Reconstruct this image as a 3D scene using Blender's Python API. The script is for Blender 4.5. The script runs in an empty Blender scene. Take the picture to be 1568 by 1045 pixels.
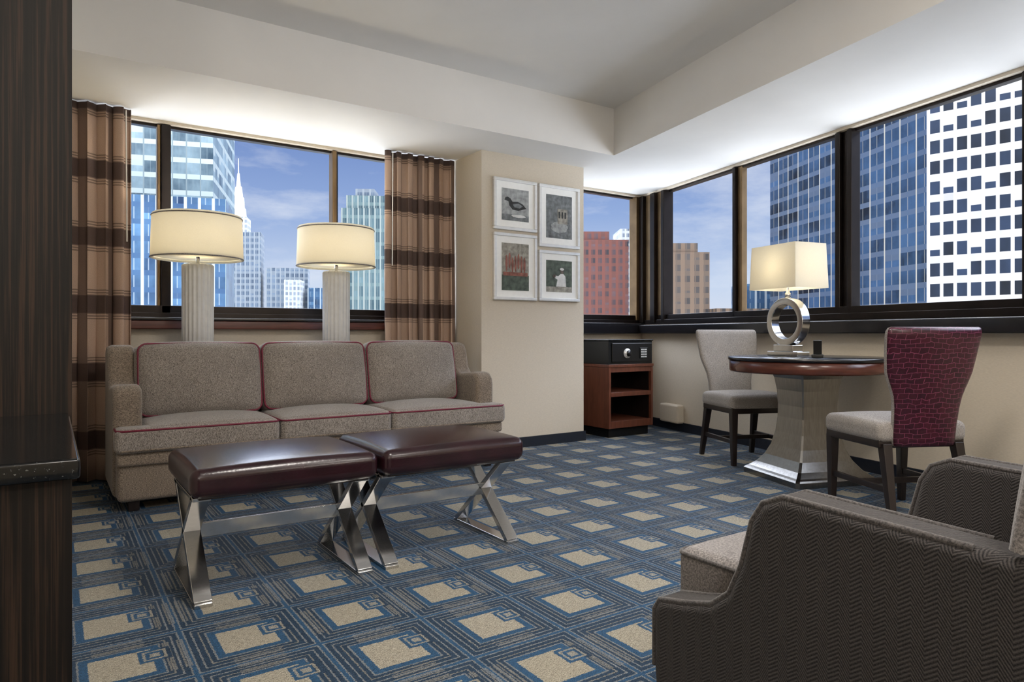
import bpy, bmesh, math, random
from mathutils import Vector, Matrix
random.seed(4)
S=bpy.context.scene
try:
    S.view_settings.view_transform='Standard'
except Exception: pass

# ---------------------------------------------------------------- helpers
def c(r,g,b):
    f=lambda v:(v/255/12.92) if v/255<=0.04045 else ((v/255+0.055)/1.055)**2.4
    return (f(r),f(g),f(b),1)

class G:
    """tiny node-graph helper"""
    def __init__(s,name):
        s.m=bpy.data.materials.new(name); s.m.use_nodes=True
        s.t=s.m.node_tree; s.n=s.t.nodes; s.b=s.n['Principled BSDF']; s.out=s.n['Material Output']
    def lk(s,a,b): s.t.links.new(a,b)
    def setv(s,sock,v):
        if hasattr(v,'is_output') or isinstance(v,bpy.types.NodeSocket): s.lk(v,sock)
        else: sock.default_value=v
    def M(s,op,a,b=None,cc=None):
        n=s.n.new('ShaderNodeMath'); n.operation=op
        s.setv(n.inputs[0],a)
        if b is not None: s.setv(n.inputs[1],b)
        if cc is not None: s.setv(n.inputs[2],cc)
        return n.outputs[0]
    def fract(s,a): return s.M('FRACT',a)
    def lt(s,a,b): return s.M('LESS_THAN',a,b)
    def gt(s,a,b): return s.M('GREATER_THAN',a,b)
    def mul(s,a,b): return s.M('MULTIPLY',a,b)
    def add(s,a,b): return s.M('ADD',a,b)
    def mx(s,a,b): return s.M('MAXIMUM',a,b)
    def band(s,a,lo,hi): return s.mul(s.gt(a,lo),s.lt(a,hi))
    def mix(s,f,a,b,mode='MIX'):
        n=s.n.new('ShaderNodeMix'); n.data_type='RGBA'; n.blend_type=mode
        s.setv(n.inputs[0],f); s.setv(n.inputs[6],a); s.setv(n.inputs[7],b); return n.outputs[2]
    def pos(s,kind='geo'):
        if kind=='geo':
            o=s.n.new('ShaderNodeNewGeometry').outputs['Position']
        else:
            o=s.n.new('ShaderNodeTexCoord').outputs[{'obj':'Object','uv':'UV','gen':'Generated'}[kind]]
        x=s.n.new('ShaderNodeSeparateXYZ'); s.lk(o,x.inputs[0])
        return o,x.outputs[0],x.outputs[1],x.outputs[2]
    def comb(s,x,y,z=0.0):
        n=s.n.new('ShaderNodeCombineXYZ'); s.setv(n.inputs[0],x); s.setv(n.inputs[1],y); s.setv(n.inputs[2],z); return n.outputs[0]
    def noise(s,vec,scale,detail=3,rough=.5):
        n=s.n.new('ShaderNodeTexNoise'); n.inputs['Scale'].default_value=scale
        n.inputs['Detail'].default_value=detail; n.inputs['Roughness'].default_value=rough
        s.lk(vec,n.inputs['Vector']); return n.outputs['Fac']
    def white(s,vec):
        n=s.n.new('ShaderNodeTexWhiteNoise'); n.noise_dimensions='3D'; s.lk(vec,n.inputs['Vector']); return n.outputs['Value']
    def ramp(s,f,stops):
        n=s.n.new('ShaderNodeValToRGB'); s.lk(f,n.inputs[0])
        e=n.color_ramp.elements
        while len(e)<len(stops): e.new(.5)
        for i,(p,col) in enumerate(stops): e[i].position=p; e[i].color=col
        return n.outputs[0]
    def maprange(s,v,a,b,x,y):
        n=s.n.new('ShaderNodeMapRange'); s.lk(v,n.inputs[0])
        for i,k in enumerate((a,b,x,y)): n.inputs[i+1].default_value=k
        return n.outputs[0]
    def bump(s,h,strength=.3,dist=.002):
        n=s.n.new('ShaderNodeBump'); n.inputs['Strength'].default_value=strength; n.inputs['Distance'].default_value=dist
        s.lk(h,n.inputs['Height']); s.lk(n.outputs[0],s.b.inputs['Normal'])
    def fin(s,col=None,rough=.6,metal=0,spec=None,emis=None,es=0):
        if col is not None: s.setv(s.b.inputs['Base Color'],col)
        s.setv(s.b.inputs['Roughness'],rough); s.b.inputs['Metallic'].default_value=metal
        if spec is not None: s.b.inputs['Specular IOR Level'].default_value=spec
        if emis is not None:
            s.setv(s.b.inputs['Emission Color'],emis); s.b.inputs['Emission Strength'].default_value=es
        return s.m

def plain(name,col,rough=.6,metal=0,var=.12,scale=30,bump=0,bscale=200,kind='obj',stretch=(1,1,1),spec=None,emis=None,es=0,bd=.002):
    g=G(name); o,x,y,z=g.pos(kind)
    v=g.comb(g.mul(x,stretch[0]),g.mul(y,stretch[1]),g.mul(z,stretch[2]))
    n=g.noise(v,scale,4)
    dark=tuple(k*(1-var) for k in col[:3])+(1,); lite=tuple(min(1,k*(1+var)) for k in col[:3])+(1,)
    colr=g.mix(g.maprange(n,.3,.7,0,1),dark,lite)
    if bump: g.bump(g.noise(v,bscale,3),bump,bd)
    return g.fin(colr,rough,metal,spec,emis,es)

def link(o,parent=None):
    S.collection.objects.link(o)
    if parent is not None: o.parent=parent
    return o
def empty(name,loc=(0,0,0),rz=0):
    e=bpy.data.objects.new(name,None); e.empty_display_size=.1
    e.location=loc; e.rotation_euler=(0,0,rz); S.collection.objects.link(e); return e
def mesh(name,vs,fs,mats,parent=None,smooth=False,frame=None,fm=None):
    me=bpy.data.meshes.new(name); me.from_pydata([tuple(v) for v in vs],[],fs); me.validate()
    bm=bmesh.new(); bm.from_mesh(me); bmesh.ops.recalc_face_normals(bm,faces=bm.faces); bm.to_mesh(me); bm.free()
    if not isinstance(mats,(list,tuple)): mats=[mats]
    for m in mats: me.materials.append(m)
    if smooth:
        for p in me.polygons: p.use_smooth=True
    o=bpy.data.objects.new(name,me); link(o,parent)
    if frame is not None: o.matrix_world=frame
    return o
def bev(o,w,seg=3,ang=30):
    m=o.modifiers.new('bevel','BEVEL'); m.width=w; m.segments=seg; m.limit_method='ANGLE'; m.angle_limit=math.radians(ang)
    m.harden_normals=False
    for p in o.data.polygons: p.use_smooth=True
    w=o.modifiers.new('wn','WEIGHTED_NORMAL'); w.keep_sharp=True
    return o
def box(name,lo,hi,mat,parent=None,frame=None,bevel=0,seg=2):
    ctr=[(a+b)/2 for a,b in zip(lo,hi)]; h=[abs(b-a)/2 for a,b in zip(lo,hi)]
    vs=[(sx*h[0],sy*h[1],sz*h[2]) for sx in(-1,1) for sy in(-1,1) for sz in(-1,1)]
    fs=[(0,1,3,2),(4,6,7,5),(0,4,5,1),(2,3,7,6),(0,2,6,4),(1,5,7,3)]
    o=mesh(name,vs,fs,mat,parent)
    if frame is not None: o.matrix_world=frame@Matrix.Translation(ctr)
    else: o.location=ctr
    if bevel: bev(o,bevel,seg)
    return o
def prism(name,pts,z0,z1,mat,parent=None,bevel=0,uv=False,seg=3,frame=None):
    n=len(pts); vs=[(x,y,z0) for x,y in pts]+[(x,y,z1) for x,y in pts]
    fs=[tuple(range(n)),tuple(range(n,2*n))]+[(i,(i+1)%n,n+(i+1)%n,n+i) for i in range(n)]
    me=bpy.data.meshes.new(name); me.from_pydata(vs,[],fs)
    if uv:
        uvl=me.uv_layers.new(name='UVMap')
        acc=[0]
        for i in range(n): acc.append(acc[-1]+(Vector(pts[(i+1)%n])-Vector(pts[i])).length)
        for p in me.polygons:
            if p.index<2:
                for li in p.loop_indices:
                    v=me.vertices[me.loops[li].vertex_index].co; uvl.data[li].uv=(v.x,v.y)
            else:
                i=p.index-2
                q=[(acc[i],z0),(acc[i+1],z0),(acc[i+1],z1),(acc[i],z1)]
                for k,li in enumerate(p.loop_indices): uvl.data[li].uv=q[k]
    bm=bmesh.new(); bm.from_mesh(me); bmesh.ops.recalc_face_normals(bm,faces=bm.faces); bm.to_mesh(me); bm.free()
    me.materials.append(mat); o=bpy.data.objects.new(name,me); link(o,parent)
    if frame is not None: o.matrix_world=frame
    if bevel: bev(o,bevel,seg)
    return o
def profx(name,pts,x0,x1,mat,parent=None,bevel=.02,seg=4,ang=40):
    n=len(pts); vs=[(x0,y,z) for y,z in pts]+[(x1,y,z) for y,z in pts]
    fs=[tuple(range(n)),tuple(range(n,2*n))]+[(i,(i+1)%n,n+(i+1)%n,n+i) for i in range(n)]
    o=mesh(name,vs,fs,mat,parent)
    if bevel: bev(o,bevel,seg,ang)
    return o
def rbox(name,ctr,size,r,mat,parent=None,puff=(0,0,0),rot=(0,0,0),n=8,m=4):
    h=[s/2 for s in size]; r=min(r,min(h)*.999)
    def cs(H):
        i=[-(H-r)+2*(H-r)*k/n for k in range(n+1)]
        e=[H-r+r*math.tan(math.pi/4*k/m) for k in range(1,m+1)]
        return [-a for a in reversed(e)]+i+e
    C=[cs(H) for H in h]; vs=[];idx={};fs=[]
    def V(p):
        k=tuple(round(a,6) for a in p)
        if k not in idx: idx[k]=len(vs); vs.append(Vector(p))
        return idx[k]
    for a in range(3):
        b,d=(a+1)%3,(a+2)%3
        for sg in(-1,1):
            for i in range(len(C[b])-1):
                for j in range(len(C[d])-1):
                    q=[]
                    for (ii,jj) in((i,j),(i+1,j),(i+1,j+1),(i,j+1)):
                        p=[0,0,0]; p[a]=sg*h[a]; p[b]=C[b][ii]; p[d]=C[d][jj]; q.append(V(p))
                    fs.append(tuple(q))
    out=[]
    for p in vs:
        q=Vector([max(-(h[k]-r),min(h[k]-r,p[k])) for k in range(3)]); dd=p-q
        w=q+dd.normalized()*r if dd.length>1e-9 else p.copy()
        nn=[max(-1,min(1,w[k]/h[k])) for k in range(3)]
        f=[max(0,1-x*x) for x in nn]
        w=Vector([w[k]+puff[k]*nn[k]*f[(k+1)%3]**.7*f[(k+2)%3]**.7 for k in range(3)])
        out.append(w)
    o=mesh(name,out,fs,mat,parent,smooth=True)
    o.location=ctr; o.rotation_euler=rot
    return o
def tube(name,pts,r,mat,parent=None,cyclic=False,loc=(0,0,0),rot=(0,0,0),res=3):
    cu=bpy.data.curves.new(name,'CURVE'); cu.dimensions='3D'; cu.bevel_depth=r; cu.bevel_resolution=res; cu.use_fill_caps=True
    sp=cu.splines.new('POLY'); sp.points.add(len(pts)-1)
    for i,p in enumerate(pts): sp.points[i].co=(*p,1)
    sp.use_cyclic_u=cyclic; cu.materials.append(mat)
    o=bpy.data.objects.new(name,cu); link(o,parent); o.location=loc; o.rotation_euler=rot
    return o
def rrect(hx,hy,r,plane,off,k=5):
    P=[]
    for (sx,sy,a0) in((1,1,0),(-1,1,90),(-1,-1,180),(1,-1,270)):
        for i in range(k+1):
            a=math.radians(a0+90*i/k); x=sx*(hx-r)+r*math.cos(a); y=sy*(hy-r)+r*math.sin(a)
            P.append((x,off,y) if plane=='xz' else (x,y,off))
    return P
def loft(name,rings,mat,parent=None,smooth=True,cap=True):
    n=len(rings[0]); vs=[p for r in rings for p in r]; fs=[]
    for k in range(len(rings)-1):
        for i in range(n):
            a=k*n+i;b=k*n+(i+1)%n; fs.append((a,b,b+n,a+n))
    if cap: fs.append(tuple(range(n))); fs.append(tuple(range((len(rings)-1)*n,len(rings)*n)))
    return mesh(name,vs,fs,mat,parent,smooth=smooth)
def circ(r,z,n=48,cx=0,cy=0,f=None):
    return [(cx+(r if f is None else f(2*math.pi*i/n,r))*math.cos(2*math.pi*i/n),cy+(r if f is None else f(2*math.pi*i/n,r))*math.sin(2*math.pi*i/n),z) for i in range(n)]
def lathe(name,prof,mat,parent=None,n=48,f=None):
    o=loft(name,[circ(r,z,n,f=f) for r,z in prof],mat,parent)
    return o
def beam(name,p,q,w,t,mat,parent=None,wdir=(1,0,0),bevel=.002):
    p=Vector(p);q=Vector(q);d=(q-p); L=d.length; d.normalize(); W=Vector(wdir).normalized(); T=d.cross(W).normalized()
    vs=[]
    for e in(p,q):
        for a,b in((-1,-1),(1,-1),(1,1),(-1,1)): vs.append(e+W*a*w/2+T*b*t/2)
    o=mesh(name,vs,[(0,1,2,3),(4,5,6,7),(0,1,5,4),(1,2,6,5),(2,3,7,6),(3,0,4,7)],mat,parent)
    if bevel: bev(o,bevel,2)
    return o
def leg(name,top,bot,wt,wb,mat,parent):
    vs=[]
    for (p,w) in((top,wt),(bot,wb)):
        for a,b in((-1,-1),(1,-1),(1,1),(-1,1)): vs.append((p[0]+a*w/2,p[1]+b*w/2,p[2]))
    o=mesh(name,vs,[(0,1,2,3),(4,5,6,7),(0,1,5,4),(1,2,6,5),(2,3,7,6),(3,0,4,7)],mat,parent); bev(o,.004,2); return o

# ---------------------------------------------------------------- materials
def carpet_mat():
    g=G('carpet_pattern'); o,x,y,z=g.pos('geo')
    cell=.343
    u=g.M('DIVIDE',g.M('SUBTRACT',x,.854),cell); v=g.M('DIVIDE',g.M('SUBTRACT',y,2.235),cell)
    wob=g.mul(g.M('SUBTRACT',g.noise(o,160,1),.5),.03)
    u5=g.add(g.add(u,.5),wob); v5=g.add(g.add(v,.5),wob)
    pu=g.M('SUBTRACT',g.fract(u5),.5); pv=g.M('SUBTRACT',g.fract(v5),.5)
    au=g.M('ABSOLUTE',pu); av=g.M('ABSOLUTE',pv); ad=g.mx(au,av)
    cid=g.comb(g.M('FLOOR',u5),g.M('FLOOR',v5)); rnd=g.white(cid)
    sq=g.lt(ad,.235)
    l1=g.band(ad,.300,.316); l2=g.band(ad,.352,.366); l3=g.band(ad,.41,.424); l4=g.band(ad,.468,.482)
    lines=g.mx(g.mx(l1,l2),g.mx(l3,l4))
    # key motif overlapping one side of each square
    mu=g.M('ABSOLUTE',g.M('SUBTRACT',pu,.255)); mv=g.M('ABSOLUTE',g.M('SUBTRACT',pv,.09)); md=g.mx(mu,mv)
    inm=g.lt(md,.125); mb=g.mx(g.lt(md,.04),g.band(md,.07,.092))
    st=g.mul(g.gt(au,.33),g.gt(g.fract(g.mul(pu,26)),.6)); st=g.mul(st,g.lt(av,.30))
    st2=g.mul(g.gt(av,.33),g.gt(g.fract(g.mul(pv,26)),.6)); st2=g.mul(st2,g.lt(au,.20))
    stc=g.mul(g.mx(g.mul(st,g.gt(rnd,.35)),g.mul(st2,g.lt(rnd,.6))),.45)
    base=g.mx(g.mx(sq,g.mul(lines,.5)),stc)
    fac=g.add(g.mul(base,g.M('SUBTRACT',1,inm)),g.mul(mb,g.mul(inm,.75)))
    ang=g.noise(g.comb(g.mul(x,1),g.mul(y,1)),300,2,.7)
    rib=g.noise(g.comb(g.mul(x,60),g.mul(y,420)),1.0,2,.6)
    tex=g.maprange(g.add(g.mul(ang,.6),g.mul(rib,.4)),.38,.62,0,1)
    blue=g.mix(tex,c(10,40,66),c(54,98,134))
    navy=g.mix(tex,c(8,20,36),c(44,64,84))
    nv=g.mx(g.band(ad,.316,.41),g.band(ad,.424,.468))
    blue=g.mix(g.mul(nv,.8),blue,navy)
    tan=g.mix(tex,c(86,82,71),c(198,190,172))
    tan=g.mix(g.mul(rnd,.18),tan,c(146,134,108))
    col=g.mix(fac,blue,tan)
    g.bump(tex,.6,.003)
    return g.fin(col,.75,0,.35)
M_carpet=carpet_mat()

def wall_mat(name,col):
    g=G(name); o,x,y,z=g.pos('obj')
    n=g.noise(g.comb(g.mul(x,1),g.mul(y,1),g.mul(z,12)),60,3)
    cc=g.mix(g.maprange(n,.3,.7,0,1),tuple(k*.9 for k in col[:3])+(1,),tuple(min(1,k*1.07) for k in col[:3])+(1,))
    g.bump(n,.25,.002); return g.fin(cc,.75,0,.3)
M_wall=wall_mat('wall_vinyl',c(208,197,179))
M_ceil=plain('ceiling_paint',c(228,226,222),.85,var=.02,scale=3,bump=.05,bscale=150,kind='geo')
M_bronze=plain('bronze_frame',c(34,28,25),.32,.7,var=.2,scale=8,kind='geo')
M_bronze2=plain('bronze_frame_light',c(120,98,70),.35,.75,var=.25,scale=5,kind='geo')
M_sill=plain('black_sill',c(22,21,24),.22,0,var=.2,scale=20)
M_redwood=plain('mahogany',c(84,38,28),.3,0,var=.35,scale=6,stretch=(1,1,9))
M_cabwood=plain('cherry_wood',c(102,58,42),.32,0,var=.25,scale=7,stretch=(6,6,1))
M_tabwood=plain('table_wood',c(84,46,36),.22,0,var=.3,scale=6,stretch=(1,1,6))
M_dark=plain('espresso_wood',c(30,22,20),.35,0,var=.3,scale=10,stretch=(4,4,1))
M_base=plain('baseboard_navy',c(22,28,40),.5,0)
def zebrano():
    g=G('dark_zebrano'); o,x,y,z=g.pos('geo')
    n=g.noise(g.comb(g.mul(x,110),g.mul(y,110),g.mul(z,1.4)),1.6,5,.65)
    col=g.ramp(n,[(.35,c(8,6,6)),(.5,c(19,14,12)),(.62,c(50,36,27)),(.75,c(18,13,11))])
    return g.fin(col,.5,0,.25)
M_zeb=zebrano()
def granite():
    g=G('black_granite'); o,x,y,z=g.pos('geo')
    n=g.noise(o,260,2,.8); col=g.ramp(n,[(.5,c(10,11,13)),(.66,c(24,26,28)),(.74,c(110,112,110))])
    return g.fin(col,.1,0)
M_granite=granite()
def fabric(name,a,b,scale=500,bump=.5,stretch=(1,1,1),sheen=.3):
    g=G(name); o,x,y,z=g.pos('obj')
    v=g.comb(g.mul(x,stretch[0]),g.mul(y,stretch[1]),g.mul(z,stretch[2]))
    n=g.noise(v,scale,3,.75); n2=g.noise(o,6,3)
    col=g.mix(g.maprange(n,.38,.62,0,1),a,b)
    col=g.mix(g.mul(g.maprange(n2,.3,.7,0,1),.2),col,a)
    g.bump(n,bump,.003)
    m=g.fin(col,.9,0,.2); g.b.inputs['Sheen Weight'].default_value=sheen; return m
M_sofa=fabric('sofa_tweed',c(72,62,54),c(170,154,136),150,.7,(1,1,3))
M_sofacush=fabric('sofa_cushion_tweed',c(80,73,68),c(182,172,162),150,.7,(3,1,1))
M_pipe=plain('burgundy_piping',c(108,18,46),.5)
M_chairfab=fabric('chair_fabric',c(104,99,96),c(178,170,162),170,.5,(1,1,4),.2)
def herring():
    g=G('herringbone_weave'); o,x,y,z=g.pos('obj')
    a=g.add(x,y)
    tri=g.M('ABSOLUTE',g.M('SUBTRACT',g.fract(g.M('DIVIDE',a,.040)),.5))
    q=g.add(z,g.mul(tri,.044)) 
    q=g.add(q,g.mul(g.M('SUBTRACT',x,y),.35))
    l=g.M('ABSOLUTE',g.M('SUBTRACT',g.fract(g.M('DIVIDE',q,.0075)),.5))
    n=g.noise(o,420,2,.8)
    f=g.maprange(g.add(g.mul(l,.8),g.mul(n,.5)),.25,.72,0,1)
    col=g.mix(f,c(22,21,22),c(86,81,80)); g.bump(f,.5,.002)
    m=g.fin(col,.85,0,.25); g.b.inputs['Sheen Weight'].default_value=.12; return m
M_herr=herring()
M_armseat=fabric('armchair_seat',c(92,88,88),c(156,150,147),220,.4)
M_armtrim=fabric('armchair_trim',c(50,47,47),c(96,91,89),220,.4)
M_leather=plain('burgundy_leather',c(38,17,23),.24,0,var=.35,scale=7,bump=.3,bscale=120,bd=.0015)
M_seam=plain('leather_seam',c(28,13,18),.45)
M_chrome=plain('polished_chrome',c(205,205,205),.14,1,var=.05,scale=40,stretch=(1,8,1))
M_steel=plain('brushed_steel',c(134,132,129),.27,1,var=.12,scale=12,stretch=(8,8,.6))
def croc():
    g=G('burgundy_croc'); o,x,y,z=g.pos('obj')
    n=g.noise(o,14,2)
    br=g.n.new('ShaderNodeTexBrick'); 
    vec=g.comb(g.add(x,g.mul(n,.03)),g.add(z,g.mul(n,.04)),0.0); g.lk(vec,br.inputs['Vector'])
    br.inputs['Scale'].default_value=1; br.inputs['Brick Width'].default_value=.046; br.inputs['Row Height'].default_value=.025
    br.inputs['Mortar Size'].default_value=.0013; br.inputs['Mortar Smooth'].default_value=.5
    br.inputs['Color1'].default_value=c(58,13,29); br.inputs['Color2'].default_value=c(43,10,24); br.inputs['Mortar'].default_value=c(116,58,82)
    g.bump(br.outputs['Fac'],-.6,.004)
    return g.fin(br.outputs['Color'],.3,0)
M_croc=croc()
def curtain_mat():
    g=G('curtain_plaid'); o,x,y,z=g.pos('geo'); uo,ux,uy,uz=g.pos('uv')
    ph=g.fract(g.M('DIVIDE',g.add(z,-.05),.435))
    wide=g.band(ph,.38,.64)
    fine=g.mul(g.band(ph,.28,.74),g.gt(g.fract(g.mul(ph,26)),.5))
    vs=g.gt(g.fract(g.M('DIVIDE',ux,.30)),.80)
    n=g.noise(g.comb(g.mul(ux,300),g.mul(uy,300)),1,2)
    b=g.mix(n,c(158,130,112),c(204,178,158)); d=g.mix(n,c(34,22,24),c(68,48,46))
    f=g.mx(g.mul(wide,.87),g.mul(fine,.6)); f=g.mx(f,g.mul(vs,.65))
    return g.fin(g.mix(f,b,d),.65,0,.35)
M_curtain=curtain_mat()
def shade_mat(name,tr=.42):
    g=G(name); o,x,y,z=g.pos('obj')
    n=g.noise(g.comb(x,y,g.mul(z,1)),300,2)
    col=g.mix(n,c(230,225,210),c(244,239,226))
    d=g.n.new('ShaderNodeBsdfDiffuse'); t=g.n.new('ShaderNodeBsdfTranslucent'); ms=g.n.new('ShaderNodeMixShader')
    g.lk(col,d.inputs[0]); g.lk(col,t.inputs[0]); ms.inputs[0].default_value=tr
    g.lk(d.outputs[0],ms.inputs[1]); g.lk(t.outputs[0],ms.inputs[2]); g.lk(ms.outputs[0],g.out.inputs[0])
    return g.m
M_shade=shade_mat('linen_shade')
M_white=plain('white_lacquer',c(226,222,214),.3,0,var=.03)
M_col=plain('ribbed_ceramic',c(210,210,208),.3,0,var=.04)
M_blk=plain('black_plastic',c(14,14,15),.35)
M_safe=plain('safe_black',c(22,24,25),.28,.1)
M_silver=plain('silver_frame',c(228,228,226),.3,.3,var=.05)
M_matb=plain('mat_board',c(246,246,243),.8,var=.02)
def glass_mat():
    g=G('window_glass'); t=g.n.new('ShaderNodeBsdfTransparent')
    t.inputs[0].default_value=(.97,.98,1,1)
    g.lk(t.outputs[0],g.out.inputs[0]); return g.m
M_glass=glass_mat()

# ---------------------------------------------------------------- room shell
CX,CY=5.26,5.30
FB=Matrix.Translation((CX,CY,0))@Matrix.Rotation(math.radians(-101.8),4,'Z')
def bw(s,y): 
    v=FB@Vector((s,y,0)); return (v.x,v.y)
SOF=2.44; CE=2.83
poly=[(-1.3,-2.6),bw(8.1,.14),bw(-.12,.14),(-1.3,5.45)]
prism('floor',poly,-.1,0,M_carpet)
prism('ceiling',poly,CE,CE+.12,M_ceil)
prism('ceiling_soffit',[(.0,4.24),(3.89,4.24),(3.89-6.7*.2045,4.24-6.7*.9789),bw(8.0,0),(CX,CY),(.0,CY)],SOF,CE,M_ceil)
box('wall_back',(-1.3,CY,0),(5.40,CY+.14,1.0),M_wall)
box('wall_back_header',(-1.3,CY,SOF-.02),(5.40,CY+.14,CE),M_wall)
box('wall_back_end',(-1.3,CY,1.0),(.12,CY+.14,SOF-.02),M_wall)
box('wall_pillar',(2.88,4.70,0),(3.95,CY+.14,SOF),M_wall)
box('wall_right',(-.12,0,0),(8.1,.14,1.0),M_wall,frame=FB)
box('wall_right_header',(-.12,0,SOF-.02),(8.1,.14,CE),M_wall,frame=FB)
box('wall_right_end',(5.7,0,1.0),(8.1,.14,SOF-.02),M_wall,frame=FB)
box('wall_front',(-1.3,-2.6,0),(3.8,-2.5,CE),M_wall)
box('wall_left',(-.12,1.75,0),(0,CY,CE),M_wall)
box('wall_left_recess',(-1.3,-2.5,0),(-1.2,1.75,CE),M_wall)
box('wall_left_return',(-1.2,1.75,0),(-.12,1.85,CE),M_wall)
box('baseboard_pillar',(2.86,4.685,0),(3.965,4.70,.085),M_base)
box('baseboard_pillar_side',(3.95,4.70,0),(3.965,5.285,.085),M_base)
box('baseboard_back',(0,CY-.015,0),(2.88,CY,.085),M_base)
box('baseboard_back_corner',(3.965,CY-.015,0),(5.24,CY,.085),M_base)
box('baseboard_right',(.02,-.015,0),(8.0,0,.085),M_base,frame=FB)
box('trim_sill_back',(.0,CY-.10,.985),(2.88,CY+.02,1.045),M_redwood,bevel=.006)
box('trim_sill_back_top',(.0,CY-.12,1.045),(2.88,CY+.05,1.065),M_sill,bevel=.004)
box('trim_sill_corner',(3.95,CY-.10,.955),(5.2,CY+.02,1.065),M_sill,bevel=.006)
box('trim_sill_right',(.0,-.12,.955),(5.7,.02,1.045),M_sill,frame=FB,bevel=.008)
def window(name,x0,x1,mulls,frame=None,z0=1.05,z1=SOF-.02,glass=True,mat=M_bronze):
    e=empty(name)
    if frame is not None: e.matrix_world=frame
    else: e.location=(0,CY,0)
    box('bottom_rail',(x0,0.0,z0),(x1,.10,z0+.10),mat,e,bevel=.004)
    box('bottom_lip',(x0,-.025,z0+.0),(x1,.0,z0+.05),mat,e,bevel=.004)
    box('top_rail',(x0,0.04,z1-.02),(x1,.10,z1),mat,e,bevel=.004)
    for i,(a,b,mm,dep) in enumerate(mulls):
        box('mullion_%d'%i,(a,-dep,z0+.02),(b,.09,z1-.005),mm,e,bevel=.006)
    box('glass_pane',(x0+.01,.05,z0+.05),(x1-.01,.056,z1-.01),M_glass,e)
    return e
window('window_1',.12,2.88,[(.12,.17,M_bronze,0),(.638,.70,M_bronze,.0),(.615,.638,M_bronze2,-.02),(1.86,1.895,M_bronze2,.0),(1.895,1.912,M_bronze,-.02),(2.84,2.88,M_bronze,0)])
window('window_2',3.95,5.26,[(3.95,4.0,M_bronze,0),(5.17,5.25,M_bronze2,.02)])
window('window_3',.0,5.7,[(.0,.10,M_bronze,.05),(.10,.22,M_bronze2,.01),(.22,.30,M_bronze,.04),(.30,.40,M_bronze2,.0),(.40,.45,M_bronze,.03),
    (1.44,1.475,M_bronze,.0),(1.475,1.53,M_bronze2,-.03),(2.545,2.59,M_bronze,.0),(2.59,2.65,M_bronze,-.03),(2.65,2.69,M_bronze,.0),
    (3.82,3.87,M_bronze,.0),(3.87,3.93,M_bronze2,-.03),(4.7,4.8,M_bronze,.04),(5.6,5.7,M_bronze,.04)],frame=FB)

def curtain(x0,x1,yc,name='curtain',seed=1):
    rnd=random.Random(seed); vs=[];fs=[];uvs=[]
    n=int((x1-x0)/.0045); nz=14; ph=rnd.random()*6
    for j in range(nz+1):
        z=.012+(SOF-.02)*j/nz
        for i in range(n+1):
            x=x0+(x1-x0)*i/n
            am=.042*(1-.25*j/nz); w=2*math.pi*(x-x0)/.098
            y=yc+am*math.sin(w+ph+.5*math.sin(x*17+seed)+.15*math.sin(j*.6))+.008*math.sin(x*61+j*.3)
            vs.append((x+.012*math.sin(w*2+ph),y,z)); uvs.append(((x-x0)*1.9,z))
    for j in range(nz):
        for i in range(n):
            a=j*(n+1)+i; fs.append((a,a+1,a+n+2,a+n+1))
    o=mesh(name,vs,fs,M_curtain,smooth=True)
    uvl=o.data.uv_layers.new(name='UVMap')
    for l in o.data.loops: uvl.data[l.index].uv=uvs[l.vertex_index]
    so=o.modifiers.new('s','SOLIDIFY'); so.thickness=.003
    return o
curtain(.03,.445,5.13,seed=1)
curtain(2.235,2.865,5.13,seed=5)
tube('curtain_wand',[(.405,5.06,2.4),(.41,5.06,1.55)],.004,M_white)
tube('curtain_wand',[(2.27,5.06,2.4),(2.265,5.06,1.5)],.004,M_white)

# ---------------------------------------------------------------- left bar unit
bar=empty('bar_cabinet',(0,0,0))
box('tall_panel',(-1.19,1.55,.001),(.034,1.74,CE-.002),M_zeb,bar)
box('lower_cabinet',(-1.19,1.0,.001),(.022,1.55,.775),M_zeb,bar)
box('countertop',(-1.19,.975,.775),(.03,1.549,.80),M_granite,bar,bevel=.004)
box('door_gap',(-.5,.997,.10),(-.496,1.0,.74),M_blk,bar)

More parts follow.
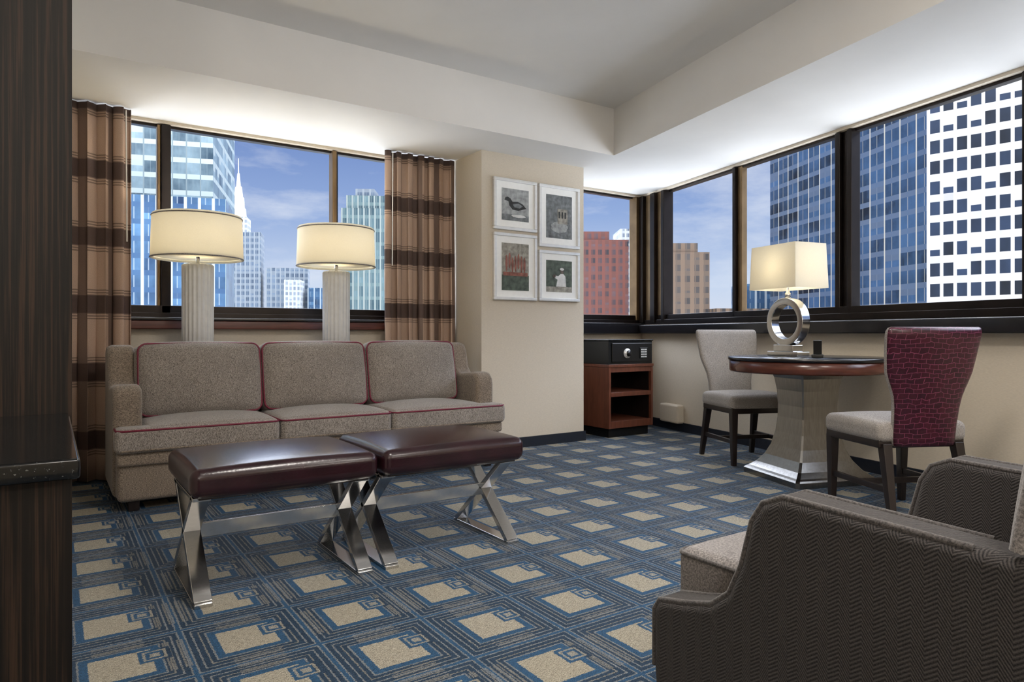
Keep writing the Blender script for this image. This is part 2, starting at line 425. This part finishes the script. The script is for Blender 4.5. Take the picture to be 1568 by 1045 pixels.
# ---------------------------------------------------------------- sofa
def sofa():
    e=empty('sofa',(1.49,4.44,0))
    rbox('base',(0,.03,.19),(2.40,.68,.27),.03,M_sofa,e,n=10)
    rbox('front_rail',(0,-.315,.285),(2.41,.05,.07),.02,M_sofa,e)
    for i,(x,y) in enumerate([(-1.12,-.25),(1.12,-.25),(-1.12,.32),(1.12,.32)]): leg('foot_%d'%i,(x,y,.07),(x,y,.0),.06,.05,M_dark,e)
    ap=[(-.20,.06),(-.205,.58),(-.195,.63),(-.16,.665),(-.11,.672),(.06,.655),(.11,.66),(.15,.70),(.18,.82),(.215,.872),(.27,.885),(.36,.88),(.395,.84),(.40,.06)]
    for k,(a,b) in enumerate([(-1.215,-1.07),(1.07,1.215)]):
        profx('arm_%d'%k,ap,a,b,M_sofa,e,.032,5,50)
    rbox('back_frame',(0,.31,.56),(2.16,.17,.62),.04,M_sofa,e)
    T=[[(-1.215,-.37),(-.372,-.37),(-.372,.2),(-1.068,.2),(-1.068,-.215),(-1.215,-.215)],
       [(-.365,-.37),(.335,-.37),(.335,.2),(-.365,.2)],
       [(.342,-.37),(1.215,-.37),(1.215,-.215),(1.068,-.215),(1.068,.2),(.342,.2)]]
    for i,t in enumerate(T):
        prism('seat_cushion_%d'%i,t,.318,.455,M_sofacush,e,bevel=.035,seg=5)
        xa,xb=[(-1.06,-.38),(-.36,.33),(.35,1.06)][i]
        rbox('seat_crown_%d'%i,((xa+xb)/2,-.09,.43),(xb-xa,.53,.05),.024,M_sofacush,e,puff=(0,0,.035),n=12)
        for zz in(.336,.441):
            cx=sum(p[0] for p in t)/len(t); q=[(p[0]+(.004 if p[0]<cx else -.004),p[1]+.004) for p in t]
            if i==1: loop=[(q[0][0],.15,zz),(q[0][0],q[0][1]+.02,zz),(q[0][0]+.02,q[0][1],zz),(q[1][0]-.02,q[1][1],zz),(q[1][0],q[1][1]+.02,zz),(q[1][0],.15,zz)]
            elif i==0: loop=[(-1.208,-.23,zz),(-1.208,-.34,zz),(-1.18,-.366,zz),(-.40,-.366,zz),(-.377,-.345,zz),(-.377,.15,zz)]
            else: loop=[(1.208,-.23,zz),(1.208,-.34,zz),(1.18,-.366,zz),(.37,-.366,zz),(.347,-.345,zz),(.347,.15,zz)]
            tube('seat_piping_%d'%i,loop,.0055,M_pipe if zz>.4 else M_sofa,e)
    for i,x in enumerate((-.72,-.013,.70)):
        rot=(math.radians(-11),0,0)
        rbox('back_cushion_%d'%i,(x,.155,.668),(.70,.17,.44),.05,M_sofacush,e,puff=(.012,.075,.018),rot=rot,n=12,m=5)
        for off in(-.072,.072):
            tube('back_piping_%d'%i,rrect(.345,.215,.05,'xz',off),.006,M_pipe,e,True,(x,.155,.668),rot)
    return e
sofa()
con=empty('console_table',(1.4,4.97,0))
box('top',(-1.05,-.11,.72),(1.05,.11,.75),M_dark,con,bevel=.003)
for i,x in enumerate((-1.0,0,1.0)): box('panel_%d'%i,(x-.02,-.10,0),(x+.02,.09,.72),M_dark,con)
# ---------------------------------------------------------------- lamps behind the sofa
def column_lamp(x,y):
    e=empty('table_lamp',(x,y,.7505))
    lathe('base',[(.115,0),(.118,.004),(.118,.02),(.105,.028)],M_col,e)
    nf=22
    rings=[]
    for r,z in[(.099,.025),(.099,.3),(.100,.62),(.100,.655),(.09,.665)]:
        rings.append(circ(r,z,176,f=lambda a,rr:rr*(1-.065*abs(math.sin(a*nf/2)))))
    loft('fluted_column',rings,M_col,e)
    lathe('stem',[(.012,.66),(.012,.80)],M_chrome,e,16)
    prof=[(.272,.70),(.28,.698),(.285,.70),(.276,.985),(.272,.99),(.268,.985),(.277,.705)]
    o=loft('shade',[circ(r,z,64) for r,z in prof]+[circ(prof[0][0],prof[0][1],64)],M_shade,e,cap=False)
    lathe('diffuser',[(.268,.715),(.268,.718)],M_shade,e,64)
    lathe('finial',[(.01,.985),(.014,1.0),(.004,1.02)],M_chrome,e,16)
    for zz,rr in((.703,.286),(.975,.2775)):
        tube('rim',[(rr*math.cos(a*math.pi/32),rr*math.sin(a*math.pi/32),zz) for a in range(64)],.004,M_armseat,e,True)
    for a in range(3):
        t=a*2*math.pi/3; tube('spider_%d'%a,[(0,0,.975),(.27*math.cos(t),.27*math.sin(t),.975)],.002,M_chrome,e)
    L=bpy.data.lights.new('bulb','POINT'); L.energy=7; L.color=(1,.89,.68); L.shadow_soft_size=.05
    lo=bpy.data.objects.new('bulb',L); link(lo,e); lo.location=(0,0,.82)
    return e
column_lamp(.815,4.95); column_lamp(1.765,4.95)

# ---------------------------------------------------------------- benches
def bench(x):
    e=empty('x_bench',(x,2.805,0))
    rbox('cushion',(0,0,.432),(.685,.56,.10),.035,M_leather,e,puff=(0,0,.022),n=10,m=5)
    box('under_frame',(-.31,-.24,.372),(.31,.24,.39),M_dark,e)
    tube('seam',rrect(.339,.277,.04,'xy',.449),.003,M_seam,e,True)
    for k,sx in enumerate((-.296,.296)):
        beam('leg_a%d'%k,(sx,-.235,.012),(sx,.19,.375),.06,.024,M_chrome,e)
        beam('leg_b%d'%k,(sx,.235,.012),(sx,-.19,.375),.06,.024,M_chrome,e)
        box('floor_bar_%d'%k,(sx-.03,-.25,0),(sx+.03,.25,.014),M_chrome,e,bevel=.002)
        box('top_bar_%d'%k,(sx-.03,-.215,.362),(sx+.03,.215,.376),M_chrome,e,bevel=.002)
    box('stretcher',(-.296,-.008,.18),(.296,.008,.235),M_chrome,e,bevel=.002)
    return e
bench(.735); bench(1.44)

# ---------------------------------------------------------------- pictures
def picture(x0,x1,z0,z1,mk):
    e=empty('framed_picture',((x0+x1)/2,4.70,(z0+z1)/2)); w=(x1-x0)/2; h=(z1-z0)/2; f=.026
    box('frame_top',(-w,-.03,h-f),(w,-.001,h),M_silver,e,bevel=.004); box('frame_bottom',(-w,-.03,-h),(w,-.001,-h+f),M_silver,e,bevel=.004)
    box('frame_left',(-w,-.03,-h+f),(-w+f,-.001,h-f),M_silver,e,bevel=.004); box('frame_right',(w-f,-.03,-h+f),(w,-.001,h-f),M_silver,e,bevel=.004)
    box('mat_board',(-w+f,-.014,-h+f),(w-f,-.002,h-f),M_matb,e)
    a=w-f-.055; b=h-f-.055
    mk(e,a,b); return e
def blob(name,e,cx,cz,rx,rz,mat,n=20,dy=0,jag=.12,seed=1):
    r=random.Random(seed); P=[]
    for i in range(n):
        t=2*math.pi*i/n; k=1+jag*(r.random()-.5)*2
        P.append((cx+rx*k*math.cos(t),-.0165-dy,cz+rz*k*math.sin(t)))
    return mesh(name,P,[tuple(range(n))],mat,e)
def artbg(e,a,b,m): box('print',(-a,-.0155,-b),(a,-.0145,b),m,e)
A=lambda n,col,v=.5,sc=26:plain(n,col,.7,var=v,scale=sc)
ga,gb=A('art_grey',c(158,161,161),.35),A('art_dark',c(46,48,48)); 
aw=A('art_white',c(216,216,214),.15); ag=A('art_green',c(82,92,82)); ar=A('art_red',c(138,88,76)); at=A('art_tan',c(150,146,136)); asl=A('art_slate',c(112,116,118)); ask=A('art_skin',c(100,88,80))
def p1(e,a,b):
    artbg(e,a,b,ga)
    mesh('bird',[(x,-.0168,z) for x,z in[(-.11,.035),(-.10,.055),(-.075,.062),(-.05,.05),(-.03,.025),(.02,.03),(.07,.015),(.11,-.02),(.08,-.03),(.03,-.045),(-.03,-.04),(-.06,-.01),(-.07,.025)]],[tuple(range(13))],gb,e)
    mesh('wing',[(x,-.0176,z) for x,z in[(-.03,.005),(.03,.015),(.075,-.005),(.04,-.025),(-.01,-.02)]],[tuple(range(5))],asl,e)
    box('water',(-a,-.0165,-b),(a,-.0158,-b+.05),asl,e)
    blob('ripple',e,.03,-b+.04,.07,.012,aw,dy=.0015,seed=5)
def p2(e,a,b):
    artbg(e,a,b,asl)
    box('house',(-.02,-.0175,-.06),(.09,-.0165,.07),at,e); blob('bush',e,.0,-.09,.09,.05,ga,seed=6,dy=.001)
    for i in range(3): box('house_window_%d'%i,(-.01+.033*i,-.0185,-.01),(.008+.033*i,-.0178,.045),gb,e)
def p3(e,a,b):
    artbg(e,a,b,at); box('field',(-a,-.0175,-b),(a,-.0165,-b*.35),ag,e)
    for i in range(7): blob('tulip_%d'%i,e,-.09+.03*i,.03+.02*math.sin(i*2),.011,.07,ar,12,dy=.0015,seed=i)
    box('row',(-a*.9,-.0185,-.075),(a*.9,-.0178,-.045),ar,e)
def p4(e,a,b):
    artbg(e,a,b,ag)
    mesh('shirt',[(-.035,-.0166,-.09),(.075,-.0166,-.09),(.068,-.0166,.0),(.045,-.0166,.022),(.015,-.0166,.022),(-.012,-.0166,.0),(-.05,-.0166,.005),(-.055,-.0166,-.012),(-.02,-.0166,-.03)],[tuple(range(9))],aw,e)
    blob('head',e,.03,.045,.02,.024,ask,dy=.001,seed=2,jag=.03); blob('cap',e,.028,.062,.024,.011,aw,dy=.002,seed=2,jag=.03); blob('glove',e,-.055,.0,.015,.015,ask,dy=.002)
    box('infield',(-a,-.0162,-b),(a,-.0156,-b+.045),at,e)
picture(2.984,3.418,1.81,2.236,p1); picture(3.44,3.885,1.70,2.236,p2); picture(2.984,3.418,1.232,1.785,p3); picture(3.44,3.885,1.235,1.67,p4)

# ---------------------------------------------------------------- safe cabinet
cab=empty('safe_cabinet',(4.48,4.90,0))
box('plinth',(-.25,-.22,0),(.25,.27,.085),M_blk,cab)
box('side_left',(-.28,-.26,.085),(-.255,.29,.645),M_cabwood,cab,bevel=.003); box('side_right',(.255,-.26,.085),(.28,.29,.645),M_cabwood,cab,bevel=.003)
box('top_board',(-.285,-.265,.645),(.285,.295,.672),M_cabwood,cab,bevel=.003)
box('top_rail',(-.255,-.255,.60),(.255,-.235,.645),M_cabwood,cab)
box('shelf',(-.255,-.255,.375),(.255,.26,.415),M_cabwood,cab,bevel=.003)
box('bottom_board',(-.255,-.255,.085),(.255,.26,.15),M_cabwood,cab,bevel=.003)
box('back_panel',(-.255,.26,.15),(.255,.28,.645),M_dark,cab)
for k,xx in enumerate((-.2545,.2505)): box('lining_%d'%k,(xx,-.23,.15),(xx+.004,.26,.60),M_dark,cab)
sf=empty('safe',(4.48,4.90,.6725))
box('body',(-.28,-.25,0),(.28,.28,.215),M_safe,sf,bevel=.006)
box('door',(-.24,-.262,.02),(.265,-.25,.195),M_blk,sf,bevel=.006)
box('lid',(-.285,-.26,.2155),(.285,.285,.228),M_granite,sf,bevel=.003)
box('keypad',(.10,-.268,.05),(.20,-.262,.15),M_safe,sf,bevel=.002)
for i in range(3):
    for j in range(4): box('key_%d%d'%(i,j),(.115+i*.026,-.271,.06+j*.022),(.133+i*.026,-.268,.073+j*.022),M_silver,sf)
k=lathe('knob',[(.045,0),(.045,.008),(.03,.012),(.026,.025),(.0001,.026)],M_silver,sf,32); k.rotation_euler=(math.radians(90),0,0); k.location=(-.06,-.262,.10)
k=lathe('knob_face',[(.03,0),(.03,.004)],M_blk,sf,32); k.rotation_euler=(math.radians(90),0,0); k.location=(-.06,-.2885,.10)
wb=empty('wall_vent_box',(0,0,0)); wb.matrix_world=FB
rbox('housing',(.62,-.05,.17),(.30,.09,.18),.02,M_wall,wb)

# ---------------------------------------------------------------- dining table
TZ=.80
tb=empty('dining_table',(4.15,2.65,0),math.radians(-20))
def sqr(h,z,ch=.12):
    k=h*ch; return [(h,-h+k,z),(h,h-k,z),(h-k,h,z),(-h+k,h,z),(-h,h-k,z),(-h,-h+k,z),(-h+k,-h,z),(h-k,-h,z)]
prof=[(.295,0),(.295,.035),(.285,.045),(.27,.055),(.235,.085),(.195,.14),(.165,.21),(.145,.30),(.134,.40),(.132,.48),(.138,.58),(.150,.66),(.165,.70)]
o=loft('pedestal',[sqr(h,z,.06) for h,z in prof],M_steel,tb,smooth=False)
box('pedestal_cap',(-.2,-.2,.70),(.2,.2,.715),M_dark,tb)
lathe('apron',[(.44,.70),(.485,.702),(.493,.712),(.493,.774),(.486,.777)],M_tabwood,tb,96)
lathe('top',[(.486,.777),(.500,.779),(.502,.796),(.496,TZ),(.0001,TZ)],M_sill,tb,96)
lx,ly=4.22,2.84
tl=empty('desk_lamp',(lx,ly,TZ+.0005),math.radians(-101.8))
box('base_block',(-.14,-.055,0),(.14,.055,.03),M_chrome,tl,bevel=.004)
box('base_step',(-.09,-.045,.03),(.09,.045,.075),M_chrome,tl,bevel=.004)
def ring(name,R,r,t,zc,mat,parent,n=64):
    vs=[];fs=[]
    for i in range(n):
        a=2*math.pi*i/n
        for (q,y) in((R,-t),(R,t),(r,t),(r,-t)): vs.append((q*math.cos(a),y,zc+q*math.sin(a)))
    for i in range(n):
        b=4*i;d=4*((i+1)%n)
        for k in range(4): fs.append((b+k,b+(k+1)%4,d+(k+1)%4,d+k))
    o=mesh(name,vs,fs,mat,parent); bev(o,.004,2,50); return o
ring('ring_body',.165,.118,.035,.235,M_chrome,tl)
lathe('neck',[(.02,.395),(.02,.43),(.012,.44),(.012,.49)],M_chrome,tl,24)
hx,hy=.215,.145
def rct(hx,hy,z): return [(-hx,-hy,z),(hx,-hy,z),(hx,hy,z),(-hx,hy,z)]
o=loft('shade',[rct(hx,hy,.46),rct(hx-.012,hy-.01,.76),rct(hx-.017,hy-.015,.76),rct(hx-.005,hy-.005,.46),rct(hx,hy,.46)],M_shade,tl,smooth=False,cap=False)
L=bpy.data.lights.new('bulb','POINT'); L.energy=3; L.color=(1,.91,.74); L.shadow_soft_size=.05
lo=bpy.data.objects.new('bulb',L); link(lo,tl); lo.location=(0,0,.60)
tube('harp',[(0,0,.49),(0,.05,.55),(0,.05,.68),(0,0,.74)],.002,M_chrome,tl)
tube('spider',[(-.2,0,.74),(.2,0,.74)],.002,M_chrome,tl)
ph=empty('card_holder',(4.06,2.52,TZ+.0005),math.radians(-60))
prism('wedge',[(-.035,-.03),(.035,-.03),(.035,.03),(-.035,.03)],0,.02,M_blk,ph,bevel=.004)
beam('card',(0,.01,.018),(0,-.012,.11),.05,.012,M_blk,ph)

# ---------------------------------------------------------------- dining chairs
def dining_chair(x,y,rz):
    e=empty('dining_chair',(x,y,0),rz)   # faces +y
    rbox('seat',(0,.0,.455),(.50,.47,.10),.035,M_chairfab,e,puff=(0,0,.02),n=8)
    box('seat_rail',(-.24,-.22,.375),(.24,.225,.42),M_dark,e,bevel=.008)
    leg('leg_front_left',(-.215,.20,.39),(-.215,.205,0),.05,.032,M_dark,e); leg('leg_front_right',(.215,.20,.39),(.215,.205,0),.05,.032,M_dark,e)
    leg('leg_back_left',(-.20,-.21,.40),(-.215,-.29,0),.05,.032,M_dark,e); leg('leg_back_right',(.20,-.21,.40),(.215,-.29,0),.05,.032,M_dark,e)
    beam('side_stretcher_l',(-.213,.20,.17),(-.208,-.25,.17),.02,.03,M_dark,e); beam('side_stretcher_r',(.213,.20,.17),(.208,-.25,.17),.02,.03,M_dark,e)
    beam('cross_stretcher',(-.21,-.03,.17),(.21,-.03,.17),.02,.03,M_dark,e,wdir=(0,1,0))
    zs=[.385,.39,.42,.50,.58,.64,.68,.72,.76,.82,.88,.94,.965,.980,.986]
    wd=[.160,.168,.172,.175,.180,.190,.205,.222,.236,.245,.252,.258,.258,.252,.240]
    th=[.020,.028,.030,.030,.030,.030,.030,.030,.030,.030,.030,.029,.027,.018,.004]
    rings=[]
    for z,w,t in zip(zs,wd,th):
        yc=-.235-.10*((z-.385)/.6)**1.3; P=[]
        n=40
        for i in range(n):
            a=2*math.pi*i/n; ca,sa=math.cos(a),math.sin(a)
            px=w*math.copysign(abs(ca)**.32,ca); py=t*math.copysign(abs(sa)**.6,sa)
            P.append((px,yc+py+.45*px*px,z))
        rings.append(P)
    o=loft('back',rings,[M_chairfab,M_croc],e)
    for p in o.data.polygons:
        if p.normal.y<-.25: p.material_index=1
    return e
dining_chair(4.35,3.28,math.radians(157))
dining_chair(3.755,1.90,math.radians(-26))

# ---------------------------------------------------------------- armchair
def armchair():
    e=empty('armchair',(1.52,.66,0))
    ap=[(-.36,.06),(.44,.06),(.452,.20),(.452,.325),(.435,.352),(.36,.368),(.29,.388),(.245,.425),(.215,.49),(.19,.585),(.165,.625),(.12,.645),(-.20,.632),(-.30,.63)]
    for k,(a,b) in enumerate([(-.385,-.29),(.29,.385)]):
        profx('side_%d'%k,ap,a,b,M_herr,e,.022,5,50)
    for k,x in enumerate((-.374,-.301,.301,.374)):
        tube('arm_piping_%d'%k,[(x,y,z+(-.006 if i in(0,) else -.003)) for i,(y,z) in enumerate(ap[2:13])],.006,M_armtrim,e)
    box('base',(-.288,-.30,.06),(.288,.42,.30),M_herr,e,bevel=.01)
    rbox('seat_cushion',(0,.12,.38),(.572,.70,.13),.03,M_armseat,e,puff=(0,0,.018),n=8)
    tube('seat_piping',rrect(.285,.349,.03,'xy',0),.005,M_armtrim,e,True,(0,.12,.433))
    dy=-.035
    bp=[(-.215+dy,.28),(-.225+dy,.64),(-.262+dy,.86),(-.285+dy,.90),(-.33+dy,.915),(-.39+dy,.895),(-.405+dy,.85),(-.375+dy,.06),(-.30+dy,.06)]
    profx('back',bp,-.388,.388,M_herr,e,.03,5,50)
    rbox('back_pad',(0,-.255,.66),(.54,.09,.40),.04,M_armseat,e,puff=(0,.02,.01),rot=(math.radians(8),0,0))
    for k,x in enumerate((-.378,.378)):
        tube('back_piping_%d'%k,[(x,y+.002,z) for y,z in bp[1:6]],.011,M_armseat,e)
    for i,(x,y) in enumerate([(-.33,.38),(.33,.38),(-.33,-.32),(.33,-.32)]): leg('foot_%d'%i,(x,y,.08),(x,y,0),.05,.035,M_dark,e)
armchair()

# ---------------------------------------------------------------- exterior city
def facade(name,w,h,fu,fv,win1,win2,mull,span,rough=.3,bs=.12,dim=.66,split=.5):
    g=G(name); o,x,y,z=g.pos('uv')
    dm=lambda q:tuple(k*dim for k in q[:3])+(1,)
    win1,win2,mull,span=dm(win1),dm(win2),dm(mull),dm(span)
    cu=g.M('DIVIDE',x,w); cv=g.M('DIVIDE',y,h)
    fu_=g.lt(g.fract(cu),fu); fv_=g.lt(g.fract(cv),fv)
    r=g.white(g.comb(g.M('FLOOR',cu),g.M('FLOOR',cv)))
    big=g.noise(g.comb(x,y),bs,5,.6)  # broad noise paints reflections into the window colour
    fine=g.noise(g.comb(x,g.mul(y,.35)),1.4,3)
    f=g.maprange(g.add(g.add(g.mul(r,.35),g.mul(big,.9)),g.mul(fine,.25)),.5,1.05,0,1)
    col=g.mix(f,win1,win2)
    if split:
        sub=g.band(g.fract(g.mul(cu,2)),.0,fu*.5+.04)
        col=g.mix(g.mul(sub,split),col,mull)
    spn=g.mix(g.mul(f,.4),span,win2)
    blind=g.mul(g.gt(r,.84),g.gt(g.fract(cv),.66))
    col=g.mix(g.mul(blind,.8),col,span)
    col=g.mix(fv_,col,spn); col=g.mix(fu_,col,mull)
    return g.fin(col,rough,0,.4)
F_teal=facade('facade_teal',1.5,1.9,.10,.30,c(44,66,80),c(160,182,188),c(128,142,144),c(184,192,186))
F_blue=facade('facade_blue',1.3,1.7,.22,.3,c(18,42,72),c(96,134,168),c(170,180,186),c(52,78,110))
F_red=facade('facade_brick',.9,1.1,.42,.4,c(30,26,32),c(104,78,80),c(110,60,48),c(98,54,42),.6)
F_brown=facade('facade_brown',1.1,1.3,.45,.45,c(32,28,28),c(84,76,70),c(110,90,72),c(96,78,62),.6)
F_white=facade('facade_white',.8,1.1,.4,.4,c(84,96,112),c(140,150,160),c(186,188,188),c(178,182,182),.6,dim=.8)
F_green=facade('facade_green',.8,2.0,.3,.25,c(46,72,82),c(116,142,146),c(156,164,158),c(106,126,126))
F_dark=facade('facade_dark_glass',2.0,1.7,.08,.30,c(4,9,20),c(60,86,118),c(164,158,146),c(78,88,104),.2,.16,dim=.62)
F_grid=facade('facade_white_grid',.98,1.75,.26,.36,c(4,7,12),c(36,50,72),c(170,168,164),c(188,184,176),dim=.74,split=0)
F_grey=facade('facade_grey',1.0,1.3,.3,.4,c(52,68,88),c(110,128,148),c(140,148,154),c(122,130,138),.6)
M_ground=plain('street_ground',c(215,215,212),.9,kind='geo',scale=.05)
mesh('city_ground',[(-400,-400,-60),(600,-400,-60),(600,600,-60),(-400,600,-60)],[(0,1,2,3)],M_ground)
city=empty('city_skyline',(0,0,-60))
nb=[0]
def bld(pts,z1,mat):
    nb[0]+=1
    o=prism('skyscraper_%d'%nb[0],pts,-60,z1,mat,parent=city,uv=True); o.location=(0,0,60); return o
bld([(-14,96),(15.8,86),(22,104),(-8,112)],60,F_teal)
bld([(-10,82),(14.9,74.4),(17.5,83),(-8,90)],14.8,F_blue)
bld([(31.9,161),(36.2,158.7),(38,163),(33.4,165)],27,F_white)
bld([(29.5,161.5),(38.5,156),(41,163),(32,167)],23.5,F_grey)
sp=loft('spire',[[(35.0+r*a,161.5+r*b,z) for a,b in((-1,-1),(1,-1),(1,1),(-1,1))] for r,z in((1.45,27),(1.3,29),(1.1,29.2),(1.0,31.5),(.8,31.7),(.6,34),(.4,34.2),(.22,37),(.1,37.2),(.05,40.5))],F_white,city,smooth=False); sp.location=(0,0,60)
bld([(39,154),(47,150),(50,158),(42,161)],15.5,F_grey)
bld([(41,147),(44,145.5),(46,149),(43,151)],12.5,F_white)
bld([(46,147),(50,145),(52,150),(48,152)],11,F_blue)
bld([(35.3,97),(43.5,92.5),(47,99),(39,104)],19.5,F_green)
bld([(36.2,97.3),(41.5,94.3),(44,99),(38.5,102)],21.5,F_green)
bld([(37.6,97.2),(40,95.8),(42,99),(39.5,100.5)],22.6,F_grey)
bld([(55,71.4),(63.2,66),(68,73),(60,79)],13.4,F_red)
bld([(58,70.2),(61.5,67.9),(64,72),(60,74)],14.6,F_red)
bld([(83,88.8),(89,85),(93,91),(87,95)],19.5,F_white)
bld([(58.6,57.2),(64.1,53.4),(68,59),(62,63)],10.6,F_brown)
bld([(59.8,56.8),(63.2,54.4),(66,59),(62,61)],11.7,F_brown)
bld([(63,51.5),(70,48),(73,54),(66,57)],3.9,F_brown)
bld([(76,57.5),(79.5,55),(83,60),(79,62)],7.6,F_blue)
bld([(64.5,29.6),(86,29.6),(98,46),(74.5,52.6)],75,F_dark)
bld([(62.5,28.7),(66,14),(90,14),(86,28.7)],75,F_grid)

# ---------------------------------------------------------------- world
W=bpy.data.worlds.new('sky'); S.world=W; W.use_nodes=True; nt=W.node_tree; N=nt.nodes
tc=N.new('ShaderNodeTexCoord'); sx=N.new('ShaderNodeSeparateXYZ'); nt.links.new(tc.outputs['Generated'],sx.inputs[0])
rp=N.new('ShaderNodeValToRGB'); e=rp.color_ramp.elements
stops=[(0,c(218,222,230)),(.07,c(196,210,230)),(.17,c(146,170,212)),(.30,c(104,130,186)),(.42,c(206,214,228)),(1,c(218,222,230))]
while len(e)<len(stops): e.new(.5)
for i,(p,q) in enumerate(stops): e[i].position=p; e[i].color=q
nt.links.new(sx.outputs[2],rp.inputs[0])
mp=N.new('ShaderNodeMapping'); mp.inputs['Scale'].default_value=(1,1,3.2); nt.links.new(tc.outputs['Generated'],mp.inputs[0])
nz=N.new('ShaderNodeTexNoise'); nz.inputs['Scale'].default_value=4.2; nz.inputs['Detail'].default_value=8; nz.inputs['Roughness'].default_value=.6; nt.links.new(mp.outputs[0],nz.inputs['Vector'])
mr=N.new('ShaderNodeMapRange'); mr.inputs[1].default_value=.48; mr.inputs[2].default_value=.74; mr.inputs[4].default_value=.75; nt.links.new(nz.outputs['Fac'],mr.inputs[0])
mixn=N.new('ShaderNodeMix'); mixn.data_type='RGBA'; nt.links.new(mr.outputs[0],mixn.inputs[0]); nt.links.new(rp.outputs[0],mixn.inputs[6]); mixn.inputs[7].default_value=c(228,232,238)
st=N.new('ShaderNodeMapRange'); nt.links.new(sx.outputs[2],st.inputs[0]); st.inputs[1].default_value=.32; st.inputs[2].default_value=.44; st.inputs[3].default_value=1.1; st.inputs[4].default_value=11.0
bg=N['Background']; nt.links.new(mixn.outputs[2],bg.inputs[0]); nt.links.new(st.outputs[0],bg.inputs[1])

sun=bpy.data.lights.new('sun','SUN'); sun.energy=1.2; sun.color=(1,.90,.76); sun.angle=.01
so=bpy.data.objects.new('sun',sun); link(so); so.rotation_euler=Vector((.62,.50,-.60)).to_track_quat('-Z','Y').to_euler()

def ceil_fill(x,y,p,s=.5):  # fill fixture added out of view to brighten the room
    e=empty('added_ceiling_fill',(x,y,CE))
    box('housing',(-s/2-.03,-s/2-.03,-.03),(s/2+.03,s/2+.03,-.001),M_white,e,bevel=.004)
    L=bpy.data.lights.new('lamp','AREA'); L.shape='SQUARE'; L.size=s; L.energy=p; L.color=(1,.945,.875)
    o=bpy.data.objects.new('lamp',L); link(o,e); o.location=(0,0,-.035)
ceil_fill(1.3,1.1,52); ceil_fill(2.4,-.1,28); ceil_fill(.2,-1.0,20)
def fill_torchiere(x,y,p):  # unseen uplight added behind the camera as fill for ceiling and walls
    e=empty('added_fill_lamp',(x,y,0))
    lathe('base',[(.14,0),(.14,.02),(.02,.03)],M_chrome,e,32); lathe('pole',[(.012,.03),(.012,1.70)],M_chrome,e,16)
    loft('bowl',[circ(r,z,32) for r,z in((.02,1.70),(.12,1.74),(.17,1.80),(.165,1.80),(.115,1.75),(.02,1.712))],M_white,e)
    L=bpy.data.lights.new('bulb','POINT'); L.energy=p; L.color=(1,.955,.90); L.shadow_soft_size=.12
    o=bpy.data.objects.new('bulb',L); link(o,e); o.location=(0,0,1.95)
fill_torchiere(-.75,-1.4,52); fill_torchiere(2.5,-1.5,52)

cam=bpy.data.cameras.new('camera'); co=bpy.data.objects.new('camera',cam); link(co)
co.location=(0,0,.95); co.rotation_euler=(math.radians(90),0,math.radians(-34.06)); cam.lens=24; cam.sensor_width=36; cam.shift_y=-.0067; cam.clip_start=.02; cam.clip_end=2000
S.camera=co
